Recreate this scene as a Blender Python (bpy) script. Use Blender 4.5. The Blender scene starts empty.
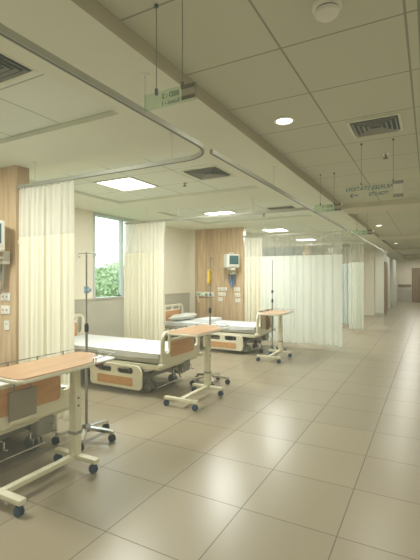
import bpy, bmesh, math, random
from mathutils import Vector, Matrix
random.seed(7)
PI = math.pi
S = bpy.context.scene
C = S.collection

# ------------------------------------------------------------------ materials
def new_mat(name):
    m = bpy.data.materials.new(name); m.use_nodes = True
    return m, m.node_tree.nodes, m.node_tree.links, m.node_tree.nodes['Principled BSDF']

def mat(name, col, rough=.5, metal=0, noise=0, nscale=8, spec=.5, bump=0, bscale=60, sub=0):
    m, N, L, p = new_mat(name)
    p.inputs['Base Color'].default_value = (*col, 1)
    p.inputs['Roughness'].default_value = rough
    p.inputs['Metallic'].default_value = metal
    p.inputs['Specular IOR Level'].default_value = spec
    tc = N.new('ShaderNodeTexCoord')
    if noise:
        n = N.new('ShaderNodeTexNoise'); n.inputs['Scale'].default_value = nscale
        L.new(tc.outputs['Object'], n.inputs['Vector'])
        r = N.new('ShaderNodeValToRGB')
        r.color_ramp.elements[0].position = .3; r.color_ramp.elements[1].position = .7
        r.color_ramp.elements[0].color = (*[c*(1-noise) for c in col], 1)
        r.color_ramp.elements[1].color = (*[min(1, c*(1+noise)) for c in col], 1)
        L.new(n.outputs['Fac'], r.inputs['Fac']); L.new(r.outputs['Color'], p.inputs['Base Color'])
    if bump:
        n = N.new('ShaderNodeTexNoise'); n.inputs['Scale'].default_value = bscale
        L.new(tc.outputs['Object'], n.inputs['Vector'])
        b = N.new('ShaderNodeBump'); b.inputs['Strength'].default_value = bump; b.inputs['Distance'].default_value = .01
        L.new(n.outputs['Fac'], b.inputs['Height']); L.new(b.outputs['Normal'], p.inputs['Normal'])
    return m

def emit(name, col, s):
    m, N, L, p = new_mat(name)
    p.inputs['Base Color'].default_value = (*col, 1)
    p.inputs['Emission Color'].default_value = (*col, 1)
    p.inputs['Emission Strength'].default_value = s
    return m

def wood_mat(name, c1, c2, axis='Z', plank=.2, rough=.45):
    """vertical-grain veneer; faint plank-to-plank change across x+y"""
    m, N, L, p = new_mat(name)
    tc = N.new('ShaderNodeTexCoord'); mp = N.new('ShaderNodeMapping')
    sc = {'Z': (9, 9, .8), 'Y': (9, .9, 9), 'X': (.9, 9, 9)}[axis]
    mp.inputs['Scale'].default_value = sc
    L.new(tc.outputs['Object'], mp.inputs['Vector'])
    n = N.new('ShaderNodeTexNoise'); n.inputs['Scale'].default_value = 2.2; n.inputs['Detail'].default_value = 5
    n.inputs['Distortion'].default_value = .6
    L.new(mp.outputs['Vector'], n.inputs['Vector'])
    r = N.new('ShaderNodeValToRGB'); r.color_ramp.elements[0].position = .32; r.color_ramp.elements[1].position = .7
    r.color_ramp.elements[0].color = (*c1, 1); r.color_ramp.elements[1].color = (*c2, 1)
    L.new(n.outputs['Fac'], r.inputs['Fac'])
    out = r.outputs['Color']
    if plank:
        sx = N.new('ShaderNodeSeparateXYZ'); L.new(tc.outputs['Object'], sx.inputs[0])
        a = N.new('ShaderNodeMath'); a.operation = 'ADD'; L.new(sx.outputs['X'], a.inputs[0]); L.new(sx.outputs['Y'], a.inputs[1])
        d = N.new('ShaderNodeMath'); d.operation = 'DIVIDE'; L.new(a.outputs[0], d.inputs[0]); d.inputs[1].default_value = plank
        f = N.new('ShaderNodeMath'); f.operation = 'FLOOR'; L.new(d.outputs[0], f.inputs[0])
        w = N.new('ShaderNodeTexWhiteNoise'); w.noise_dimensions = '1D'; L.new(f.outputs[0], w.inputs['W'])
        mr = N.new('ShaderNodeMapRange'); mr.inputs['To Min'].default_value = .82; mr.inputs['To Max'].default_value = 1.08
        L.new(w.outputs['Value'], mr.inputs['Value'])
        mx = N.new('ShaderNodeVectorMath'); mx.operation = 'SCALE'
        L.new(out, mx.inputs[0]); L.new(mr.outputs[0], mx.inputs['Scale'])
        out = mx.outputs[0]
    L.new(out, p.inputs['Base Color']); p.inputs['Roughness'].default_value = rough
    return m

def grid_mat(name, base, line, px, ox, py, oy, w, rough=.6, vary=.0, mottle=.0, bump=.3, extra=None, mscale=3, spec=.5, rvar=0):
    """square panels with joint lines on world X / Y (floor tiles, ceiling tiles)"""
    m, N, L, p = new_mat(name)
    g = N.new('ShaderNodeNewGeometry'); sx = N.new('ShaderNodeSeparateXYZ'); L.new(g.outputs['Position'], sx.inputs[0])
    def M(op, a, b=None, c=None):
        n = N.new('ShaderNodeMath'); n.operation = op
        for i, v in enumerate((a, b, c)):
            if v is None: continue
            if isinstance(v, (int, float)): n.inputs[i].default_value = v
            else: L.new(v, n.inputs[i])
        return n.outputs[0]
    masks = []; cells = []
    for ax, pp, oo in (('X', px, ox), ('Y', py, oy)):
        t = M('DIVIDE', M('SUBTRACT', sx.outputs[ax], oo), pp)
        cells.append(M('FLOOR', t))
        fr = M('FRACT', t)
        dist = M('MULTIPLY', M('MINIMUM', fr, M('SUBTRACT', 1.0, fr)), pp)
        masks.append(M('LESS_THAN', dist, w))
    mask = M('MAXIMUM', masks[0], masks[1])
    if extra is not None:
        mask = M('MAXIMUM', mask, M('LESS_THAN', M('ABSOLUTE', M('SUBTRACT', sx.outputs['X'], extra)), w*1.3))
    cv = N.new('ShaderNodeCombineXYZ'); L.new(cells[0], cv.inputs[0]); L.new(cells[1], cv.inputs[1])
    wn = N.new('ShaderNodeTexWhiteNoise'); wn.noise_dimensions = '3D'; L.new(cv.outputs[0], wn.inputs['Vector'])
    no = N.new('ShaderNodeTexNoise'); no.inputs['Scale'].default_value = mscale; no.inputs['Detail'].default_value = 1
    L.new(g.outputs['Position'], no.inputs['Vector'])
    k = M('ADD', M('MULTIPLY_ADD', wn.outputs['Value'], vary, 1-vary/2), M('MULTIPLY_ADD', no.outputs['Fac'], mottle, -mottle/2))
    bc = N.new('ShaderNodeVectorMath'); bc.operation = 'SCALE'; bc.inputs[0].default_value = base; L.new(k, bc.inputs['Scale'])
    mx = N.new('ShaderNodeMix'); mx.data_type = 'RGBA'
    L.new(mask, mx.inputs['Factor']); L.new(bc.outputs[0], mx.inputs[6]); mx.inputs[7].default_value = (*line, 1)
    L.new(mx.outputs[2], p.inputs['Base Color'])
    L.new(M('ADD', M('MULTIPLY_ADD', mask, .4, rough), M('MULTIPLY_ADD', no.outputs['Fac'], rvar, -rvar/2)), p.inputs['Roughness'])
    p.inputs['Specular IOR Level'].default_value = spec
    b = N.new('ShaderNodeBump'); b.inputs['Strength'].default_value = bump; b.inputs['Distance'].default_value = .002; b.invert = True
    L.new(mask, b.inputs['Height']); L.new(b.outputs['Normal'], p.inputs['Normal'])
    return m

def cloth_mat(name, col, alpha=1.0, transl=.35, fine=0):
    m = bpy.data.materials.new(name); m.use_nodes = True; N = m.node_tree.nodes; L = m.node_tree.links
    N.remove(N['Principled BSDF']); out = N['Material Output']
    d = N.new('ShaderNodeBsdfDiffuse'); d.inputs['Color'].default_value = (*col, 1)
    t = N.new('ShaderNodeBsdfTranslucent'); t.inputs['Color'].default_value = (*col, 1)
    tc = N.new('ShaderNodeTexCoord'); n = N.new('ShaderNodeTexNoise'); n.inputs['Scale'].default_value = 220
    L.new(tc.outputs['Object'], n.inputs['Vector'])
    b = N.new('ShaderNodeBump'); b.inputs['Strength'].default_value = .15; b.inputs['Distance'].default_value = .002
    L.new(n.outputs['Fac'], b.inputs['Height']); L.new(b.outputs['Normal'], d.inputs['Normal'])
    a = N.new('ShaderNodeMixShader'); a.inputs[0].default_value = transl
    L.new(d.outputs[0], a.inputs[1]); L.new(t.outputs[0], a.inputs[2])
    last = a
    if alpha < 1:
        tr = N.new('ShaderNodeBsdfTransparent'); e = N.new('ShaderNodeMixShader'); e.inputs[0].default_value = alpha
        L.new(tr.outputs[0], e.inputs[1]); L.new(a.outputs[0], e.inputs[2]); last = e
    L.new(last.outputs[0], out.inputs['Surface'])
    return m

def glass_mat(name, tint, op=.12):
    m = bpy.data.materials.new(name); m.use_nodes = True; N = m.node_tree.nodes; L = m.node_tree.links
    N.remove(N['Principled BSDF']); out = N['Material Output']
    t = N.new('ShaderNodeBsdfTransparent'); t.inputs['Color'].default_value = (*tint, 1)
    g = N.new('ShaderNodeBsdfGlossy'); g.inputs['Roughness'].default_value = .05
    x = N.new('ShaderNodeMixShader'); x.inputs[0].default_value = op
    L.new(t.outputs[0], x.inputs[1]); L.new(g.outputs[0], x.inputs[2]); L.new(x.outputs[0], out.inputs['Surface'])
    return m

M = {}
M['floor'] = grid_mat('porcelain tiles', (.325, .272, .182), (.14, .12, .085), .605, -.475, .605, 2.41, .0034, rough=.29, vary=.09, mottle=.10, bump=.4, mscale=1.3, spec=.45, rvar=.0)
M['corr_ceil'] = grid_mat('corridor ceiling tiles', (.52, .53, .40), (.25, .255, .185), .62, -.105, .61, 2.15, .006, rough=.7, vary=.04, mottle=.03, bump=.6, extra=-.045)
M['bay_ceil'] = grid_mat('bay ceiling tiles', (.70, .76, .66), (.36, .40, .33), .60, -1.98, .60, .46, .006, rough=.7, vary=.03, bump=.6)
M['bay_ceil2'] = grid_mat('bay ceiling tiles b', (.70, .76, .66), (.36, .40, .33), .60, -1.98, .60, 3.22, .006, rough=.7, vary=.03, bump=.6)
M['bay_ceil3'] = grid_mat('bay ceiling tiles c', (.70, .76, .66), (.36, .40, .33), .60, -1.98, .60, 6.0, .006, rough=.7, vary=.03, bump=.6)
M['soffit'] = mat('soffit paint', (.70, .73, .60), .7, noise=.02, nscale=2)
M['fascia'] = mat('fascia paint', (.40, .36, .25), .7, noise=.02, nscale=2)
M['wall'] = mat('cream wall paint', (.74, .69, .55), .65, noise=.03, nscale=1.5)
M['dado'] = mat('dado laminate', (.42, .40, .32), .5, noise=.04, nscale=2)
M['dado_cap'] = mat('dado cap', (.42, .37, .27), .5)
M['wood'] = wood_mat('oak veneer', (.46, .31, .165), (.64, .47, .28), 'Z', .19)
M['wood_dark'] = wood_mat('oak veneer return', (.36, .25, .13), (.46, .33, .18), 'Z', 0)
M['door_wood'] = wood_mat('door veneer', (.20, .125, .06), (.30, .20, .11), 'Z', .3)
M['table_wood'] = wood_mat('table laminate', (.50, .27, .13), (.62, .37, .20), 'Y', 0, .3)
M['orange'] = wood_mat('orange wood inlay', (.54, .27, .105), (.64, .35, .15), 'Y', 0, .4)
M['cream'] = mat('cream plastic', (.74, .71, .55), .35, noise=.02)
M['cream2'] = mat('cream painted steel', (.68, .65, .47), .35, noise=.02)
M['grey_plastic'] = mat('grey plastic', (.25, .24, .19), .5, noise=.03)
M['dark'] = mat('black rubber', (.02, .02, .022), .55, noise=.1)
M['mech'] = mat('dark grey steel', (.10, .10, .09), .5, metal=.3, noise=.2)
M['blue_wheel'] = mat('blue black castor', (.02, .045, .085), .45, noise=.1)
M['chrome'] = mat('chrome', (.62, .62, .58), .25, metal=1, noise=.03)
M['steel'] = mat('brushed steel', (.30, .30, .27), .4, metal=.85, noise=.08)
M['alu'] = mat('aluminium frame', (.50, .57, .54), .45, metal=.1, noise=.02)
M['track'] = mat('aluminium track', (.40, .41, .33), .4, metal=.35, noise=.03)
M['track_dark'] = mat('track slot', (.10, .10, .08), .6)
M['steel_vent'] = mat('grey louvre paint', (.30, .30, .24), .5, noise=.02)
M['white'] = mat('white plastic', (.72, .72, .64), .4, noise=.02)
M['sheet'] = mat('white bed sheet', (.70, .73, .74), .8, noise=.01, nscale=5, bump=.12, bscale=9)
M['mattress'] = mat('mattress cover', (.40, .39, .33), .7, noise=.05, nscale=6, bump=.2, bscale=30)
M['pillow'] = mat('pillow case', (.68, .68, .62), .8, noise=.01, nscale=6, bump=.15, bscale=10)
M['screen'] = mat('teal glass screen', (.06, .13, .13), .15, noise=.1)
M['blue'] = mat('blue plastic', (.07, .16, .33), .4, noise=.05)
M['lightblue'] = mat('pale blue plastic', (.25, .38, .50), .4, noise=.05)
M['yellow'] = mat('amber plastic', (.62, .42, .05), .35, noise=.1)
M['red'] = mat('dark red webbing', (.17, .03, .025), .6, noise=.1)
M['green'] = mat('green plastic', (.12, .28, .13), .4, noise=.05)
M['c_cream'] = cloth_mat('cream curtain fabric', (.82, .79, .64), transl=.45)
M['c_white'] = cloth_mat('pale curtain fabric', (.80, .84, .76), alpha=.93, transl=.5)
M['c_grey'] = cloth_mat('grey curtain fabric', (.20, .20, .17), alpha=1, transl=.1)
M['c_daylit'] = cloth_mat('window-lit curtain fabric', (.74, .82, .80))  # bluish window light is put into the fabric colour
M['mesh_cream'] = cloth_mat('cream curtain netting', (.80, .79, .68), alpha=.75)
M['mesh_white'] = cloth_mat('pale curtain netting', (.76, .78, .68), alpha=.34)
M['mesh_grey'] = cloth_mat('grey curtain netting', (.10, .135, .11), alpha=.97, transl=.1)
M['towel'] = mat('cream towel', (.62, .54, .40), .9, noise=.06, bump=.3, bscale=80)
M['towel_b'] = mat('brown pad', (.30, .19, .10), .8, noise=.06)
M['panel_light'] = emit('ceiling light diffuser', (1, .99, .92), 5.5)
M['down_light'] = emit('downlight diffuser', (1, .95, .80), 9)
M['glass'] = glass_mat('window glass', (.93, .97, .96), .05)
M['sign_glass'] = glass_mat('green sign glass', (.86, .97, .88), .16)
M['sign_dark'] = mat('olive sign plate', (.09, .075, .03), .5, noise=.05)
M['sign_light'] = mat('sign plate stripe', (.30, .27, .17), .5, noise=.02)
M['ink'] = mat('sign lettering', (.015, .05, .035), .6)
M['wire'] = mat('steel wire', (.22, .22, .16), .5, metal=.4)
M['vent_dark'] = mat('vent shadow', (.05, .05, .04), .8)
M['leaf'] = mat('tree leaves', (.34, .48, .24), .7, noise=.25, nscale=2.5)
M['leaf2'] = mat('lighter tree leaves', (.50, .60, .34), .7, noise=.2, nscale=2.5)
M['bark'] = mat('bark', (.16, .12, .08), .9, noise=.2)
M['ground'] = mat('outside lawn', (.25, .32, .15), .9, noise=.2, nscale=1)
M['tray'] = mat('pale grey tray', (.60, .62, .58), .25, noise=.03)

# ------------------------------------------------------------------ mesh helpers
class MB:
    def __init__(self): self.bm = bmesh.new()
    def box(self, c, s, rot=None, bev=0, seg=2):
        r = bmesh.ops.create_cube(self.bm, size=1)
        vs = r['verts']
        bmesh.ops.scale(self.bm, vec=Vector(s), verts=vs)
        if bev:
            es = list({e for v in vs for e in v.link_edges})
            rr = bmesh.ops.bevel(self.bm, geom=es, offset=bev, segments=seg, affect='EDGES', profile=.6)
            vs = list({v for f in rr['faces'] for v in f.verts} | {v for v in vs if v.is_valid})
        if rot is not None: bmesh.ops.rotate(self.bm, cent=(0, 0, 0), matrix=rot, verts=vs)
        bmesh.ops.translate(self.bm, vec=Vector(c), verts=vs)
        return self
    def b2(self, x0, x1, y0, y1, z0, z1, bev=0, seg=2):
        return self.box(((x0+x1)/2, (y0+y1)/2, (z0+z1)/2), (abs(x1-x0), abs(y1-y0), abs(z1-z0)), bev=bev, seg=seg)
    def cyl(self, a, b, r, r2=None, n=14):
        a, b = Vector(a), Vector(b); d = b-a
        q = d.to_track_quat('Z', 'Y').to_matrix()
        rr = bmesh.ops.create_cone(self.bm, cap_ends=True, segments=n, radius1=r, radius2=r if r2 is None else r2, depth=d.length)
        bmesh.ops.rotate(self.bm, cent=(0, 0, 0), matrix=q, verts=rr['verts'])
        bmesh.ops.translate(self.bm, vec=(a+b)/2, verts=rr['verts'])
        return self
    def lathe(self, prof, c=(0, 0, 0), n=20, axis='Z'):
        rings = []
        for r, z in prof:
            ring = []
            for i in range(n):
                a = 2*PI*i/n; p = Vector((r*math.cos(a), r*math.sin(a), z))
                if axis == 'Y': p = Vector((p.x, p.z, p.y))
                if axis == 'X': p = Vector((p.z, p.x, p.y))
                ring.append(self.bm.verts.new(p+Vector(c)))
            rings.append(ring)
        for k in range(len(rings)-1):
            for i in range(n):
                self.bm.faces.new((rings[k][i], rings[k][(i+1) % n], rings[k+1][(i+1) % n], rings[k+1][i]))
        for ring in (rings[0], rings[-1]):
            try: self.bm.faces.new(ring)
            except ValueError: pass
        return self
    def sweep(self, pts, prof, closed=False):
        """sweep a 2-D profile (u sideways, v up) along pts"""
        pts = [Vector(p) for p in pts]; rings = []
        n = len(pts)
        for i, p in enumerate(pts):
            if closed: t = pts[(i+1) % n]-pts[i-1]
            else: t = pts[min(i+1, n-1)]-pts[max(i-1, 0)]
            t.normalize()
            up = Vector((0, 0, 1)) if abs(t.z) < .95 else Vector((1, 0, 0))
            sd = t.cross(up).normalized(); u = sd.cross(t).normalized()
            rings.append([self.bm.verts.new(p+sd*a+u*b) for a, b in prof])
        m = len(prof)
        rng = range(n) if closed else range(n-1)
        for k in rng:
            A, B = rings[k], rings[(k+1) % n]
            for i in range(m):
                self.bm.faces.new((A[i], A[(i+1) % m], B[(i+1) % m], B[i]))
        if not closed:
            self.bm.faces.new(rings[0]); self.bm.faces.new(rings[-1])
        return self
    def tube(self, pts, r, n=10, closed=False):
        return self.sweep(pts, [(r*math.cos(2*PI*i/n), r*math.sin(2*PI*i/n)) for i in range(n)], closed)
    def build(self, name, m, parent=None, smooth=True, angle=40):
        bmesh.ops.recalc_face_normals(self.bm, faces=self.bm.faces)
        me = bpy.data.meshes.new(name); self.bm.to_mesh(me); self.bm.free()
        return link(name, me, m, parent, smooth, angle)

def link(name, me, m, parent=None, smooth=True, angle=40):
    if isinstance(m, (list, tuple)):
        for k in m: me.materials.append(k)
    elif m: me.materials.append(m)
    if smooth:
        me.shade_smooth()
        try: me.set_sharp_from_angle(angle=math.radians(angle))
        except Exception: pass
    o = bpy.data.objects.new(name, me); C.objects.link(o)
    if parent: o.parent = parent
    return o

def board(name, outer, holes, th, m, parent, mtx, bev=.006):
    """flat board with holes: 2-D outline (u, v) extruded to a thickness, put in place by mtx"""
    cu = bpy.data.curves.new(name, 'CURVE'); cu.dimensions = '2D'; cu.fill_mode = 'BOTH'
    cu.extrude = th/2-bev; cu.bevel_depth = bev; cu.bevel_resolution = 2; cu.offset = -bev
    for pts in [outer]+holes:
        sp = cu.splines.new('POLY'); sp.points.add(len(pts)-1); sp.use_cyclic_u = True
        for i, (u, v) in enumerate(pts): sp.points[i].co = (u, v, 0, 1)
    t = bpy.data.objects.new('tmp', cu); C.objects.link(t)
    bpy.context.view_layer.update()
    dg = bpy.context.evaluated_depsgraph_get()
    me = bpy.data.meshes.new_from_object(t.evaluated_get(dg))
    bpy.data.objects.remove(t); bpy.data.curves.remove(cu)
    me.transform(mtx); me.name = name
    me.materials.clear()
    return link(name, me, m, parent, True, 35)

def rrect(x0, x1, y0, y1, r, n=6, r2=None):
    r2 = r if r2 is None else r2       # r2: lower corners
    out = []
    for cx, cy, a0, rr in ((x1-r2, y0+r2, -90, r2), (x1-r, y1-r, 0, r), (x0+r, y1-r, 90, r), (x0+r2, y0+r2, 180, r2)):
        for i in range(n+1):
            a = math.radians(a0+90*i/n); out.append((cx+rr*math.cos(a), cy+rr*math.sin(a)))
    return out

# plane (u,v) -> (Y,Z) at x ; (u,v) -> (X,Z) at y
def YZ(x): return Matrix(((0, 0, 1, x), (1, 0, 0, 0), (0, 1, 0, 0), (0, 0, 0, 1)))
def XZ(y): return Matrix(((1, 0, 0, 0), (0, 0, -1, y), (0, 1, 0, 0), (0, 0, 0, 1)))
def XY(z): return Matrix.Translation((0, 0, z))

def tag(o, label=None, cat=None, group=None, kind=None):
    if label: o['label'] = label
    if cat: o['category'] = cat
    if group: o['group'] = group
    if kind: o['kind'] = kind
    return o
def thing(name, label, cat, loc=(0, 0, 0), rz=0, group=None):
    o = bpy.data.objects.new(name, None); C.objects.link(o)
    o.location = loc; o.rotation_euler = (0, 0, rz); o.empty_display_size = .1
    return tag(o, label, cat, group)
def struct(name, mb, m, parent=None, smooth=False):
    o = mb.build(name, m, parent, smooth)
    if parent is None: o['kind'] = 'structure'
    return o
def copy_tree(o, parent=None):
    c = o.copy(); C.objects.link(c); c.parent = parent
    for ch in list(o.children): copy_tree(ch, c)
    return c
def clone(src, loc, label, rz=None, group=None):
    c = copy_tree(src); c.location = loc; c['label'] = label
    if rz is not None: c.rotation_euler = (0, 0, rz)
    if group: c['group'] = group
    return c

def text_mesh(txt, size, m, parent, loc, rot, name='lettering', bold=.0):
    cu = bpy.data.curves.new('t', 'FONT'); cu.body = txt; cu.size = size; cu.extrude = .0008; cu.offset = bold
    cu.align_x = 'CENTER'; cu.align_y = 'CENTER'
    t = bpy.data.objects.new('tmp', cu); C.objects.link(t); bpy.context.view_layer.update()
    me = bpy.data.meshes.new_from_object(t.evaluated_get(bpy.context.evaluated_depsgraph_get()))
    bpy.data.objects.remove(t); bpy.data.curves.remove(cu)
    me.materials.clear()
    o = link(name, me, m, parent, False)
    o.location = loc; o.rotation_euler = rot
    return o

# ------------------------------------------------------------------ setting
XW, ZS, ZC = -5.31, 2.69, 2.77          # window wall, soffit height, grid-ceiling height
XR, Y0, Y1 = 1.4, -3.2, 28.0
PART = [(2.76, 2.92), (8.65, 8.81), (14.55, 14.71)]       # wood-clad partitions
WIN = [(-.55, .60), (5.36, 6.50), (11.35, 12.5)]           # windows along the left wall

struct('floor', MB().b2(XW-.2, XR+.15, Y0-.15, Y1+.15, -.12, 0), M['floor'])
# left wall in pieces around the windows
mb = MB(); y = Y0
for a, b in WIN:
    mb.b2(XW-.2, XW, y, a, 0, 3.0)
    mb.b2(XW-.2, XW, a, b, 0, 1.10)
    mb.b2(XW-.2, XW, a, b, 2.685, 3.0)
    y = b
mb.b2(XW-.2, XW, y, Y1, 0, 3.0)
struct('wall_left', mb, M['wall'])
mb = MB(); y = Y0
edges = [Y0]
for a, b in PART: edges += [a, b]
edges.append(Y1)
for i in range(0, len(edges), 2): mb.b2(XW-.001, XW+.018, edges[i], edges[i+1], 0, 1.10)
struct('trim_1', mb, M['dado'])
mb = MB()
for i in range(0, len(edges), 2): mb.b2(XW-.001, XW+.03, edges[i], edges[i+1], 1.10, 1.135)
struct('trim_2', mb, M['dado_cap'])
struct('wall_right', MB().b2(XR, XR+.15, Y0, Y1, 0, 3.0), M['wall'])
struct('wall_back', MB().b2(XW-.2, XR+.15, Y0-.15, Y0, 0, 3.0), M['wall'])
struct('wall_far', MB().b2(XW-.2, XR+.15, Y1, Y1+.15, 0, 3.0), M['wall'])
struct('trim_3', MB().b2(-1.8, -1.0, Y1-.03, Y1, 0, .86), M['dado'])

# partitions with oak cladding on the front and on the end
for k, (a, b) in enumerate(PART):
    w = struct('wall_partition' if k == 0 else 'wall_partition.%03d' % k, MB().b2(XW, -3.85, a+.02, b, 0, ZS), M['wall'])
    struct('wood_cladding', MB().b2(XW+.18, -3.832, a-.002, a+.02, 0, ZS), M['wood'], w)
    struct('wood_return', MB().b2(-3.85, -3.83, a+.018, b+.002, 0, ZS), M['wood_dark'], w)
# wall and square column down the corridor
struct('wall_inner', MB().b2(XW, -1.9, 17.35, 17.5, 0, ZS), M['wall'])
struct('wall_column', MB().b2(-1.92, -1.60, 17.3, 18.5, 0, ZS), mat('white column paint', (.66, .66, .56), .6, noise=.02))
struct('trim_4', MB().b2(-1.601, -1.56, 17.32, 18.5, .12, 2.15), M['door_wood'])
struct('baseboard_inner', MB().b2(-1.93, -1.585, 17.28, 18.52, 0, .12), M['dado'])

# corridor ceiling (grid tiles) + cross bands
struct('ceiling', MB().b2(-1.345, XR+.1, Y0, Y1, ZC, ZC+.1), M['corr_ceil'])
mb = MB()
for a, b in ((7.2, 7.85), (12.9, 13.7), (18.9, 19.7), (24.2, 25)): mb.b2(-1.36, XR, a, b, ZS, ZC+.02, bev=.012)
struct('trim_5', mb, mat('cross band paint', (.58, .55, .42), .7, noise=.02))
# soffit (plaster) with coffers
COF = [(.46, 2.26), (3.22, 5.02), (6.0, 7.8), (9.0, 10.8), (11.9, 13.7), (15.2, 16.9)]
ZB = 2.728
CX0, CX1 = -4.38, -1.98
mb = MB()
mb.b2(CX1, -1.352, Y0, Y1, ZS, 2.95)
mb.b2(XW-.1, CX0, Y0, Y1, ZS, 2.95)
y = Y0
for a, b in COF:
    mb.b2(CX0, CX1, y, a, ZS, 2.95); y = b
mb.b2(CX0, CX1, y, Y1, ZS, 2.95)
struct('trim_6', mb, M['soffit'])
# rounded fascia between soffit and corridor ceiling
pr = [(.0, .0), (.006, .003), (.010, .010), (.012, .02), (.012, .085), (.0, .085)]
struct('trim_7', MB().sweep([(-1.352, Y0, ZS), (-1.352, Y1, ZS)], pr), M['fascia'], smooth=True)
for k, (a, b) in enumerate(COF):
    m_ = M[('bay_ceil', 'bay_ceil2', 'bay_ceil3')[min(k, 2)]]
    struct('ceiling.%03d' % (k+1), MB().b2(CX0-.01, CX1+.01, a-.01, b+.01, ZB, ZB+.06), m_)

# windows
for k, (a, b) in enumerate(WIN):
    z0, z1 = 1.10, 2.685
    fr = MB()
    xo, xi = XW-.12, XW-.05
    mull = a+.055+(b-a-.11)*.74
    fr.b2(xo, XW+.012, a, a+.05, z0, z1, bev=.004).b2(xo, XW+.012, b-.05, b, z0, z1, bev=.004)
    fr.b2(xo, XW+.010, a+.05, b-.05, z1-.05, z1).b2(xo, XW+.03, a+.05, b-.05, z0, z0+.045, bev=.004)
    fr.b2(xo, xi, mull, mull+.06, z0+.04, z1-.04, bev=.004)
    w = fr.build('window_%d' % (k+1), M['alu'], None, True); w['kind'] = 'structure'
    MB().b2(xo+.03, xo+.036, a+.045, mull+.005, z0+.04, z1-.045).build('pane', M['glass'], w, False)
    MB().b2(xo+.03, xo+.036, mull+.055, b-.045, z0+.04, z1-.045).build('pane', M['glass'], w, False)
    MB().b2(XW-.03, XW-.0, mull-.16, mull-.06, z0+.045, z0+.062, bev=.004).cyl((XW-.015, mull-.11, z0+.06), (XW-.015, mull-.11, z0+.10), .010).build('latch', M['dark'], w)

# far door, handrail on the end wall
d = MB().b2(-.99, .35, Y1-.05, Y1-.0, 0, 2.12, bev=.005)
d = d.build('door_1', M['door_wood'], None, False); d['kind'] = 'structure'
MB().b2(-.93, -.33, Y1-.075, Y1-.045, .01, 2.05, bev=.004).build('door_leaf', M['door_wood'], d, False)
MB().b2(-.31, .29, Y1-.075, Y1-.045, .01, 2.05, bev=.004).build('door_leaf', M['door_wood'], d, False)
for x in (-.39, -.25): MB().tube([(x, Y1-.07, .95), (x, Y1-.12, .95), (x, Y1-.12, 1.2), (x, Y1-.07, 1.2)], .01).build('handle', M['chrome'], d)
t = thing('handrail', 'brown wooden handrail on the end wall beside the far doors', 'handrail', (0, Y1, 0))
MB().b2(-1.75, -1.03, -.10, -.045, .98, 1.10, bev=.015).build('rail', M['door_wood'], t)
for x in (-1.6, -1.2): MB().b2(x-.03, x+.03, -.05, 0, 1.0, 1.08).build('bracket', M['steel'], t)

# outside
struct('ground_outside', MB().b2(-40, XW-.2, -20, 60, -.3, -.15), M['ground'])

# ------------------------------------------------------------------ ceiling fittings
def ceiling_light(cx, cy, label):
    t = thing('ceiling_light', label, 'ceiling light', (cx, cy, ZB), 0, 'square ceiling lights over the beds')
    mb = MB()
    for s in (-1, 1):
        mb.b2(s*.27, s*.30, -.30, .30, -.012, .0, bev=.003); mb.b2(-.27, .27, s*.27, s*.30, -.012, .0, bev=.003)
    mb.build('frame', M['white'], t)
    MB().b2(-.272, .272, -.272, .272, -.006, -.001).build('diffuser', M['panel_light'], t, False)
for cy, lab in ((1.36, 'square ceiling light over the nearest bed'), (4.12, 'square glowing ceiling light over the middle bed by the window'), (6.9, 'square glowing ceiling light over the far bed with the pillow'),
                (9.9, 'square ceiling light in the bay behind the long pale curtain'), (12.8, 'square ceiling light in the furthest curtained bay')):
    ceiling_light(-3.48, cy, lab)

def vent(cx, cy, w, label, z=ZC, rz=0):
    t = thing('air_vent', label, 'air vent', (cx, cy, z), rz, 'louvred ceiling air vents')
    h = w/2
    mb = MB()
    for s in (-1, 1):
        mb.b2(s*(h-.02), s*h, -h, h, -.010, 0, bev=.003); mb.b2(-h+.02, h-.02, s*(h-.02), s*h, -.010, 0, bev=.003)
    mb.build('frame', M['soffit'], t)
    MB().b2(-h+.015, h-.015, -h+.015, h-.015, -.004, -.001).build('backing', M['vent_dark'], t, False)
    q = h-.04
    k = 0
    while q > .03 and k < 5:           # nested square louvre rings, tilted
        mb = MB()
        mb.sweep([(-q, -q, -.012), (q, -q, -.012), (q, q, -.012), (-q, q, -.012)], [(-.010, .006), (-.006, .009), (.010, -.007), (.006, -.009)], True)
        mb.build('louvre', M['steel_vent'], t, False); q -= .036; k += 1
vent(-2.28, 1.36, .50, 'dark square air vent at the left edge, nearest bay ceiling', ZB)
vent(-2.28, 4.12, .46, 'square air vent beside the light over the middle bed', ZB)
vent(-2.28, 6.9, .50, 'square air vent in the ceiling near the far bed', ZB)
vent(-.40, 3.62, .40, 'square air vent in the corridor ceiling above the hanging arrow sign')

def downlight(cx, cy, r, label):
    t = thing('downlight', label, 'downlight', (cx, cy, ZC), 0, 'round corridor downlights')
    MB().lathe([(r*.72, -.001), (r*.78, -.012), (r, -.008), (r, 0)], n=28).build('trim_ring', M['white'], t)
    MB().lathe([(.001, -.004), (r*.74, -.004), (r*.74, -.001)], n=28).build('diffuser', M['down_light'], t, False)
for cx, cy, lab in ((-1.03, 3.14, 'round downlight nearest the camera in the corridor ceiling'), (-1.08, 10.5, 'second round downlight along the corridor, past the cross band'),
                    (-1.1, 16.2, 'third round downlight along the corridor ceiling'), (-1.12, 22.6, 'small round downlight near the far end doors'),
                    (-1.1, 26.2, 'furthest round downlight just before the end wall')):
    downlight(cx, cy, .085, lab)

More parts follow.
